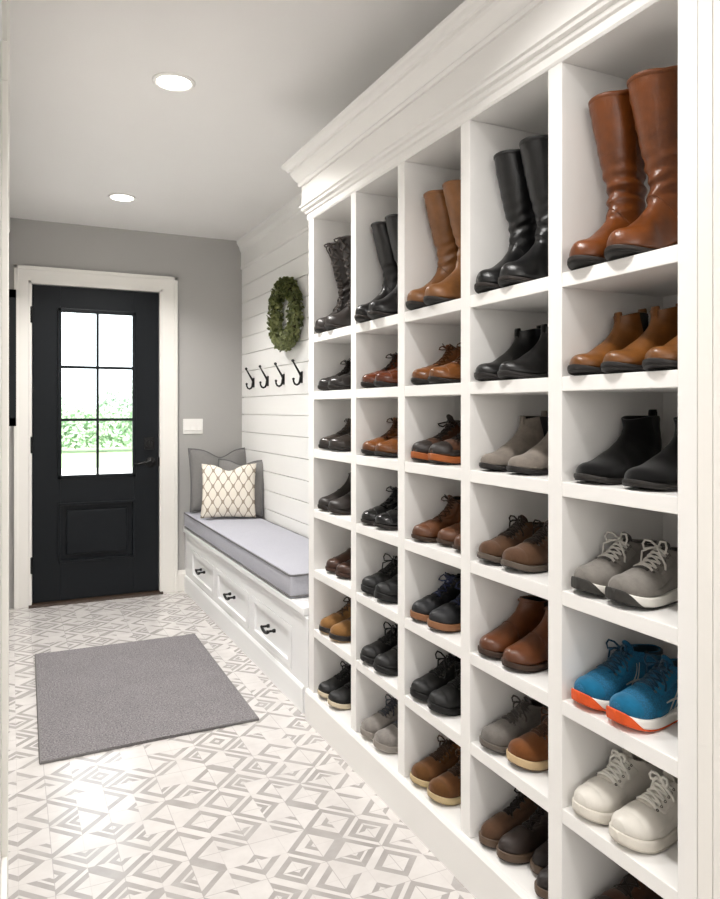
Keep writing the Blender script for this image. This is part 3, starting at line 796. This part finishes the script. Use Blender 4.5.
def m_oxford(lb, c, side, k, grp, lace='#241c17', cap=None, sole='#211c19', kind='leather', rough=.28, h=None, eyel=True, tr=2.1, bow=.8, dark=.4, name='lace_up_shoe', heel=.018, nl=4):
    keys = low(1.1) if h is None else ankle(h, 1.2)
    s = Shoe(name, lb, keys, .228, .96, WELT, side, .0006 if h else 0, heel, tr, group=grp, rnd=k, zs=.70)
    mat = M(leather, c, rough=rough, dark=dark) if kind == 'leather' else M(suede, c)
    s.upper(mat, LIN_D if lin(c)[0] < .15 else LIN_T); welted(s, sole, sole, sole)
    tb = 8.6 if h is None else 13.6
    s.patch('facing', mat, 5.7, tb+.2, lambda u: .34, lambda u: .34+.65*sstep(0, .3, u)*(1-.25*u), .0024, 18, 6, mirror=True)
    s.tongue(mat, 5.6, .34, .022 if h is None else .018)
    s.laces(M(suede, lace), 6.0, tb, nl if h is None else nl+3, .5, .0019, bow=bow)
    if cap: s.patch('toe_cap', M(leather, cap, rough=rough, dark=.5), .25, 4.0, lambda u: -1.62, lambda u: 1.62, .0018, 14, 22)
    else: s.band('toe_seam', M(leather, c, rough=.5, dark=.25), 3.9, .0012, .12, -1.5, 1.5)
    s.patch('heel_counter', mat, 9.2, s.tm-1.4, lambda u: pi-1.1+.4*u, lambda u: pi+1.1-.4*u, .0018, 12, 14)
    if eyel: s.eyelets(M(metal, '#3c352c'), 6.0, tb, 4, .55)
    return s
def m_hiker(lb, c, side, k, grp, cap='#2a211c', sole='#9c5424', out='#2a211c', h=.14, lace='#2a1f19', kind='suede', bow=.9, collar='#2f2621', bumper=True, W=.955):
    s = Shoe('hiking_boot', lb, ankle(h, 1.25, .039), .232, W, dict(th=(.027, .02)), side, .0008, 0, 2.4, group=grp, rnd=k, zs=.70)
    mat = M(suede, c) if kind == 'suede' else M(leather, c, rough=.5)
    s.upper(mat, LIN_D); cupsole(s, sole, out)
    cm = M(leather, cap, rough=.5, dark=.6)
    if bumper:
        s.patch('toe_cap', cm, .2, 4.3, lambda u: -1.75+.2*u, lambda u: 1.75-.2*u, .0022, 14, 22)
        s.patch('rand', cm, 3.8, 7.6, lambda u: 1.25+.25*u, lambda u: 1.85, .002, 12, 5, mirror=True)
    s.patch('padded_collar', M(leather, collar, rough=.6), s.tm-1.8, s.tm-.02, lambda u: .5, lambda u: 2*pi-.5, .005, 10, 40)
    s.patch('facing', mat, 5.6, s.tm-.3, lambda u: .36, lambda u: .36+.62*sstep(0, .3, u), .0024, 18, 6, mirror=True)
    s.tongue(M(suede, collar), 5.5, .36, .02)
    s.laces(M(suede, lace), 5.9, s.tm-.5, 6, .52, .0023, bow=bow)
    s.eyelets(M(metal, '#4a4036'), 5.9, s.tm-.5, 6, .58)
    return s
def m_sneaker(lb, c, side, k, grp, kind='suede', mid='#e9e6df', out='#262626', lace='#d8d4cc', bumper=None, panel=None, collar='#4a4a4a', bow=.75, nl=5, L=.237, heel=None, stripe=None, th=(.030, .020), name='sneaker', lr=.0023, tongue=None, spring=.014, mesh=None):
    s = Shoe(name, lb, low(1.16, .09), L, .98, dict(th=th), side, 0, 0, 2.5, spring, group=grp, rnd=k, zs=.75)
    F = {'suede': suede, 'leather': leather, 'knit': knit}[kind]
    mat = M(F, c) if kind != 'leather' else M(leather, c, rough=.5, dark=.85, bump=.12)
    s.upper(mat, M(suede, collar)); cupsole(s, mid, out)
    pm = M(suede, panel) if panel else mat
    s.patch('facing', pm, 5.4, 9.0, lambda u: .40, lambda u: .40+.60*sstep(0, .25, u), .0026, 16, 6, mirror=True)
    s.tongue(M(suede, tongue or collar), 5.2, .42, .026, .25)
    s.laces(M(suede, lace, dark=.85), 5.6, 8.7, nl, .55, lr, bow=bow)
    s.eyelets(M(metal, '#55514b'), 5.6, 8.7, nl, .62, .0024)
    s.patch('collar_pad', M(suede, collar), s.tm-1.3, s.tm-.02, lambda u: 1.0, lambda u: 2*pi-1.0, .005, 8, 32)
    s.patch('heel_counter', pm, 9.0, s.tm-1.5, lambda u: pi-1.2+.3*u, lambda u: pi+1.2-.3*u, .0024, 12, 14)
    s.patch('quarter_panel', pm, 5.0, 8.8, lambda u: 1.15+.35*(1-u), lambda u: 1.95, .0018, 14, 6, mirror=True)
    s.patch('toe_overlay', pm, .9, 3.7, lambda u: -1.9+.35*u, lambda u: 1.9-.35*u, .0011, 12, 22)
    if bumper:   # coloured rubber wrapped round the toe
        s.slab('toe_guard', M(rubber, bumper), .10, 1.0, .0042, .76, .9995, zfun=lambda q, lo, hi: (lo, lo+(hi-lo)*(.12+1.2*sstep(.84, .985, q))))
    if heel: s.patch('heel_tab', M(rubber, heel), s.tm-2.2, s.tm-.1, lambda u: pi-.35, lambda u: pi+.35, .0035, 8, 8)
    if stripe:
        # two curved side stripes crossing two shorter bars
        P = []
        for sg in (-1, 1):
            P += [[(5.6, sg*1.85), (6.6, sg*1.5), (7.6, sg*1.2), (8.4, sg*.95)], [(6.4, sg*1.85), (7.2, sg*1.5), (8.0, sg*1.2), (8.8, sg*1.0)],
                  [(6.0, sg*1.25), (7.2, sg*1.42), (8.4, sg*1.66), (9.3, sg*1.8)]]
        for path in P: s.ribbon('side_stripe', M(rubber, stripe), [path], .045, .0048)
    return s
def m_clog(lb, c, side, k, grp, sole='#3a2216'):
    s = Shoe('clog', lb, clog(), .235, .96, WELTK, side, 0, .012, 2.3, group=grp, rnd=k)
    s.upper(M(leather, c, rough=.32, dark=.5), LIN_D); welted(s, sole, '#241610', '#241610')
    s.band('collar_binding', M(leather, c, rough=.5, dark=.3), s.tm-.2, .002, .36)
    s.band('toe_seam', M(leather, c, rough=.5, dark=.25), 3.9, .0012, .12, -1.5, 1.5)
    return s
def m_slip(lb, c, side, k, grp, h=.125, sole='#3b2a20', kind='leather', rough=.42):
    s = Shoe('slip_on_boot', lb, ankle(h, 1.02, .037), .228, .96, WELTK, side, .0008, .012, 2.4, group=grp, rnd=k)
    mat = M(leather, c, rough=rough, dark=.55)
    s.upper(mat, LIN_D); welted(s, sole, '#2a1d15', '#2a1d15')
    s.band('vamp_seam', M(leather, c, rough=.5, dark=.25), 6.3, .0014, .14, -1.6, 1.6)
    s.patch('side_gusset', M(knit, '#2c2320'), 9.4, s.tm-.05, lambda u: pi/2+.3-.4*u, lambda u: pi/2+.5+.3*u, .0016, 14, 6, mirror=True)
    s.band('collar_binding', M(leather, c, rough=.5, dark=.35), s.tm-.2, .0018, .36)
    return s

def pair(fn, desc, grp, col, row, y1, y2, xt=1.105, yaws=(4, 4), dx=(0, 0), **kw):
    for i, y in enumerate((y1, y2)):
        s = fn(desc + ', ' + SIDE_LABEL[i], side=(1, -1)[i], k=i*3+row*7+ord(col)-64, grp=grp, **kw)
        s.place(xt+dx[i], y, SH[row], radians(yaws[i]))

# --- top row, tall boots
pair(m_tall, 'large cognac brown tall riding boot with creased ankle', 'cognac riding boots', 'E', 0, 1.180, 1.068, 1.058, (2, 2), c='#783f15', h=.360, w=.050, wr=.0034)
pair(m_tall, 'smooth black tall riding boot with pull tab', 'black riding boots', 'D', 0, 1.532, 1.427, 1.064, (3, 2), c='#0f0f10', h=.352, tabs=True, dark=.6)
pair(m_tall, 'light tan tall leather boot, middle top cubby', 'tan tall boots', 'C', 0, 1.88, 1.772, 1.058, (2, 2), c='#8d5c30', h=.343, dark=.6, rough=.4)
pair(m_tall, 'plain black tall boot, second top cubby from bench', 'plain black tall boots', 'B', 0, 2.226, 2.12, 1.052, (2, 2), c='#110f0f', h=.33, w=.044, wr=.0012, dark=.6)
pair(m_tall, 'dark brown laced tall boot with crinkled shaft, beside the bench', 'laced tall boots', 'A', 0, 2.616, 2.509, 1.064, (3, 2), c='#2a221e', h=.345, w=.044, wr=.004, laced=True, rough=.4)
# --- second row
for i, y in enumerate((1.1895, 1.087, .9845)):
    s = m_chelsea('tan leather ankle boot with black elastic sides, ' + ('the one closest to the door', 'middle one of three', 'the one farthest from the door')[i], '#82501f', 1 if i != 1 else -1, 40+i, 'tan elastic-sided boots', tabc='#7c512c')
    s.place(1.066, y, SH[1], radians(3))
pair(m_chelsea, 'smooth black leather ankle boot without laces, second row', 'black leather ankle boots', 'D', 1, 1.537, 1.432, 1.066, c='#100f0f', gore='#1c2028')
pair(m_oxford, 'tan leather lace-up shoe below the tan tall boots', 'tan lace-up shoes', 'C', 1, 1.886, 1.781, 1.078, c='#8a5222', lace='#5a3518', h=.125)
pair(m_oxford, 'reddish brown shiny lace-up shoe with dark laces, second row', 'reddish brown lace-up shoes', 'B', 1, 2.231, 2.126, 1.078, c='#6e3315', lace='#2b1d14', h=.12, rough=.22)
pair(m_oxford, 'black-brown lace-up shoe, second row, beside the bench', 'black-brown lace-up shoes', 'A', 1, 2.617, 2.512, 1.078, c='#211b19', h=.12)
# --- third row
pair(m_chelsea, 'black suede ankle boot with pull loop', 'black suede ankle boots', 'E', 2, 1.182, 1.04, 1.080, c='#070606', kind='suede', gore='#0b0b0b', h=.150, tabf=False, sole='#2a2725', W=1.06, L=.238)
pair(m_chelsea, 'grey suede ankle boot with dark elastic side', 'grey suede ankle boots', 'D', 2, 1.535, 1.415, 1.080, c='#857c73', kind='suede', gore='#2b2a2a')
pair(m_hiker, 'brown hiking boot with dark toe cap and orange sole', 'brown hiking boots', 'C', 2, 1.886, 1.781, 1.080, c='#50321f')
pair(m_oxford, 'orange-tan leather ankle shoe with laces, third row', 'orange-tan ankle shoes', 'B', 2, 2.231, 2.126, 1.080, c='#7f4816', lace='#4a2c14', h=.13)
pair(m_oxford, 'slim dark brown lace-up shoe, third row, beside the bench', 'slim dark brown shoes', 'A', 2, 2.615, 2.51, 1.080, c='#322923', lace='#4a4038', h=.12, bow=.5)
# --- fourth row
pair(m_sneaker, 'grey running sneaker with white midsole', 'grey running sneakers', 'E', 3, 1.187, 1.083, 1.078, (2, 2), c='#85807a', bumper='#34322f', out='#242424', lace='#cfcbc4', panel='#85807a', collar='#4c4a48', bow=.95)
pair(m_sneaker, 'brown leather walking shoe with dark laces, fourth row', 'brown walking shoes', 'D', 3, 1.537, 1.432, 1.078, kind='suede', c='#5a3f2b', mid='#5a5047', out='#2a2725', lace='#2b211b', collar='#2b221c', th=(.02, .015), panel='#5c4230', tongue='#3b2b20')
for i, y in enumerate((1.888, 1.789, 1.69)):
    s = m_oxford('chestnut brown lace-up ankle boot, ' + ('the one closest to the door', 'middle one of three', 'the one farthest from the door')[i], '#6b3d1a', 1 if i != 1 else -1, 60+i, 'chestnut lace-up boots', lace='#3f2817', h=.135, kind='leather', rough=.45, name='ankle_boot', sole='#3a2b20')
    s.place((1.080, 1.11, 1.098)[i], y, SH[3], 0)
pair(m_oxford, 'polished black lace-up boot with black bow, fourth row', 'polished black lace-up boots', 'B', 3, 2.231, 2.126, 1.078, c='#0c0c0c', lace='#0e0e0e', h=.12, rough=.2, bow=.8, name='ankle_boot')
pair(m_slip, 'dark brown ankle boot, fourth row, beside the bench', 'dark brown ankle boots', 'A', 3, 2.617, 2.512, 1.078, c='#271e1a', h=.14, sole='#241e1b')
# --- fifth row
pair(m_sneaker, 'blue running shoe with orange toe and silver side stripes', 'blue running shoes', 'E', 4, 1.187, 1.08, 1.078, (2, 2), kind='knit', c='#136a92', mid='#efece6', out='#e0602a', bumper='#d9541f', lace='#14394f', panel='#166a90', collar='#1d3442', stripe='#b9bdbd', tongue='#155a7c', bow=.9, L=.242)
pair(m_slip, 'cognac brown slip-on ankle boot, fifth row', 'cognac slip-on boots', 'D', 4, 1.537, 1.432, 1.078, c='#693817', h=.125, rough=.36)
pair(m_hiker, 'navy-black lace boot with tan sole, fifth row', 'navy-black boots', 'C', 4, 1.886, 1.781, 1.078, c='#121419', cap='#1b1b1d', sole='#8a5f40', out='#3a2a20', lace='#2c3350', kind='leather', bow=1.0, collar='#1a1b20', bumper=False, h=.125)
pair(m_sneaker, 'plain black lace-up shoe with looped laces, fifth row', 'plain black shoes', 'B', 4, 2.23, 2.125, 1.080, kind='leather', c='#0e0e0e', mid='#0f0e0e', out='#111111', lace='#101010', collar='#151515', th=(.026, .02), bow=1.1)
pair(m_clog, 'shiny brown open clog without laces', 'brown clogs', 'A', 4, 2.592, 2.49, 1.10, c='#472716')
# --- sixth row
pair(m_sneaker, 'white leather sneaker with white laces', 'white sneakers', 'E', 5, 1.187, 1.075, 1.078, (2, 2), kind='leather', c='#dcd7ce', mid='#dcd6cb', out='#cfc8bb', lace='#efece4', collar='#bdb6aa', bow=.6, nl=5, lr=.0031, th=(.026, .021), tongue='#d6d0c5', L=.242)
s = m_sneaker('single grey suede shoe with brown sole, beside an orange-brown shoe', '#75706b', 1, 71, 'mixed shoes in the sixth row', mid='#5f5851', out='#3a342f', lace='#4b4642', collar='#4a4542', th=(.02, .015)); s.place(1.080, 1.533, SH[5], 0)
s = m_sneaker('single orange-brown leather shoe with cream sole, beside a grey suede shoe', '#744521', -1, 72, 'mixed shoes in the sixth row', mid='#c6ac85', out='#5b4330', lace='#4a2f1c', collar='#4e3320', th=(.026, .02)); s.place(1.09, 1.428, SH[5], 0)
pair(m_sneaker, 'all-black leather lace-up shoe with bow, sixth row middle column', 'black leather shoes', 'C', 5, 1.886, 1.781, 1.078, kind='leather', c='#0d0d0d', mid='#0e0d0d', out='#101010', lace='#0f0f0f', collar='#141414', th=(.024, .018), bow=.95)
pair(m_sneaker, 'black lace-up shoe, sixth row, second column from bench', 'black shoes with bows', 'B', 5, 2.231, 2.126, 1.078, kind='leather', c='#100f0f', mid='#0f0e0e', out='#121212', lace='#131313', collar='#0c0c0c', th=(.024, .018), bow=1.0)
pair(m_hiker, 'tan nubuck shoe with thick black sole, sixth row', 'tan shoes with black bands', 'A', 5, 2.605, 2.50, 1.080, c='#8c653a', cap='#1d1a18', sole='#241f1c', out='#b3946c', lace='#3f2d1e', collar='#6b4a2b', h=.125, bumper=False)
# --- bottom row
pair(m_sneaker, 'black sneaker with cream sole, bottom row beside the bench', 'black sneakers with cream soles', 'A', 6, 2.615, 2.51, 1.078, kind='leather', c='#121212', mid='#cdbfa6', out='#8c7c66', lace='#191919', collar='#191919', th=(.024, .017))
pair(m_sneaker, 'pale grey walking sneaker with dark laces, bottom row', 'pale grey sneakers', 'B', 6, 2.231, 2.126, 1.078, c='#96908b', mid='#8d867f', out='#b7b0a6', lace='#3d4048', collar='#5a5856', panel='#8d8782')
pair(m_sneaker, 'dark tan suede sneaker with cream sole, bottom row', 'tan suede sneakers', 'C', 6, 1.886, 1.781, 1.078, c='#6a4526', mid='#bda880', out='#a08a64', lace='#3f2a1a', collar='#3a2718', panel='#62401f', th=(.023, .017))
DL = ['lighter brown suede shoe, closest of the four to the door', 'dark brown leather shoe next to the brown suede one, bottom row of four', 'dark brown shoe set back between two others, bottom row of four', 'dark brown shoe at the front, farthest of the four from the door']
for i, (y, x, c, cap) in enumerate(((1.548, 1.085, '#5a4130', None), (1.474, 1.09, '#33261f', None), (1.398, 1.13, '#2e2420', None), (1.322, 1.085, '#2b211d', None))):
    s = m_hiker(DL[i], c, 1 if i % 2 == 0 else -1, 80+i, 'four dark brown shoes in the bottom row', cap=cap or c, sole='#5a4839', out='#231c18', lace='#1f1814', kind='suede' if i == 0 else 'leather', bow=.6, collar='#231b17', h=.125, bumper=bool(cap), W=.71)
    s.place(x, y, SH[6], 0)
pair(m_hiker, 'brown shoe in the lowest cubby under white sneakers', 'brown shoes in the lowest cubby', 'E', 6, 1.18, 1.065, 1.12, c='#4a2f20', cap='#2a1d16', sole='#4a3a2e', lace='#241a14', h=.13)

# ------------------------------------------------------------------ outside the door
def garden_leaf(n, a, b, sc):
    t = NT(n); t.col(t.mix(t.ramp(t.noise(sc, 4, .6), .35, .65), lin(a), lin(b))); t.set(Roughness=.8); return t.m
PATIO = garden_leaf('pale_paving', '#e6e3dc', '#d9d6cf', 3)
LAWN = garden_leaf('lawn_grass', '#8fa878', '#a7bb8f', 30)
struct(MB().box(-10, 16, YB+.12, 17.0, -.12, -.03).build('ground_patio', PATIO))
o = MB().box(-14, 26, 17.0, 40, -.12, -.03).build('lawn', LAWN); o['kind'] = 'stuff'
def bush(name, label, cat, x0, x1, y0, y1, z1, n, mat, seed, shape='box'):
    r = random.Random(seed); mb = MB(); cx, cy = (x0+x1)/2, (y0+y1)/2
    for k in range(n):
        while True:
            a, b, c = r.uniform(-1, 1), r.uniform(-1, 1), r.uniform(0, 1)
            if shape == 'box' or a*a + b*b + (2*c-1)**2 < 1: break
        zz = c*z1+.0 if shape == 'box' else z1*(.25+.75*c)
        p = Vector((cx+a*(x1-x0)/2, cy+b*(y1-y0)/2, zz + (.04*sin(9*a*(x1-x0)/2)*c + .13 if shape == 'box' else 0)))
        d1 = Vector((r.uniform(-1, 1), r.uniform(-1, 1), r.uniform(-1, 1))).normalized(); d2 = d1.orthogonal().normalized()
        s_ = r.uniform(.07, .13); mb.add([p-d1*s_, p+d2*s_*.5, p+d1*s_, p-d2*s_*.5], [(0, 1, 2, 3)])
    if shape != 'box': mb.tube([(cx, cy, .0), (cx+.05, cy, z1*.5), (cx, cy, z1*.8)], [.09, .06, .03], 8)
    o = mb.build(name, mat, None, False, (cx, cy, 0)); tag(o, label, cat); return o
HG = garden_leaf('hedge_leaf', '#b9cfae', '#8fb088', 2.2); TG = garden_leaf('tree_leaf', '#d3dfd0', '#b4c9b2', 2.2)
bush('hedge', 'clipped green hedge seen through the lower panes of the black door', 'hedge', -1, 9, 23.0, 24.2, 1.15, 6500, HG, 5)
bush('garden_tree', 'pale green bushy tree behind the hedge, seen through the right door panes', 'tree', 2.6, 4.9, 25.2, 27.2, 2.25, 1500, TG, 8, 'round')
bush('garden_tree', 'pale green low tree behind the hedge, seen through the left door panes', 'tree', .7, 2.4, 26.0, 27.6, 1.75, 900, TG, 9, 'round')

# ------------------------------------------------------------------ light and camera
wd = bpy.data.worlds.new('World'); scene.world = wd; wd.use_nodes = True
bg = wd.node_tree.nodes['Background']; bg.inputs[0].default_value = (.90, .955, 1.0, 1); bg.inputs[1].default_value = 4.2
su = bpy.data.lights.new('sun', 'SUN'); su.energy = 8.0; su.angle = radians(3); su.color = (1, .96, .9)
o = bpy.data.objects.new('sun', su); COL.objects.link(o); o.rotation_euler = (radians(42), 0, radians(25))
ar = bpy.data.lights.new('rear_fill', 'AREA'); ar.shape = 'RECTANGLE'; ar.size = 2.6; ar.size_y = .95; ar.energy = 42; ar.color = (1, .985, .96)  # added area fill behind the camera, no window is built there
o = bpy.data.objects.new('rear_fill', ar); COL.objects.link(o); o.location = (.1, -2.4, 1.92); o.rotation_euler = (radians(101), 0, radians(2))

cam = bpy.data.cameras.new('camera'); co = bpy.data.objects.new('camera', cam); COL.objects.link(co); scene.camera = co
f = 730.
cam.sensor_fit = 'HORIZONTAL'; cam.sensor_width = 36; cam.lens = 36*f/720; cam.shift_y = -(449.5-410)/720; cam.clip_start = .02
co.location = (0, 0, 1.24); co.rotation_euler = (radians(90), 0, -math.atan(350/f))
scene.view_settings.view_transform = 'Standard'; scene.view_settings.look = 'None'; scene.view_settings.exposure = 0.02
scene.cycles.use_denoising = True
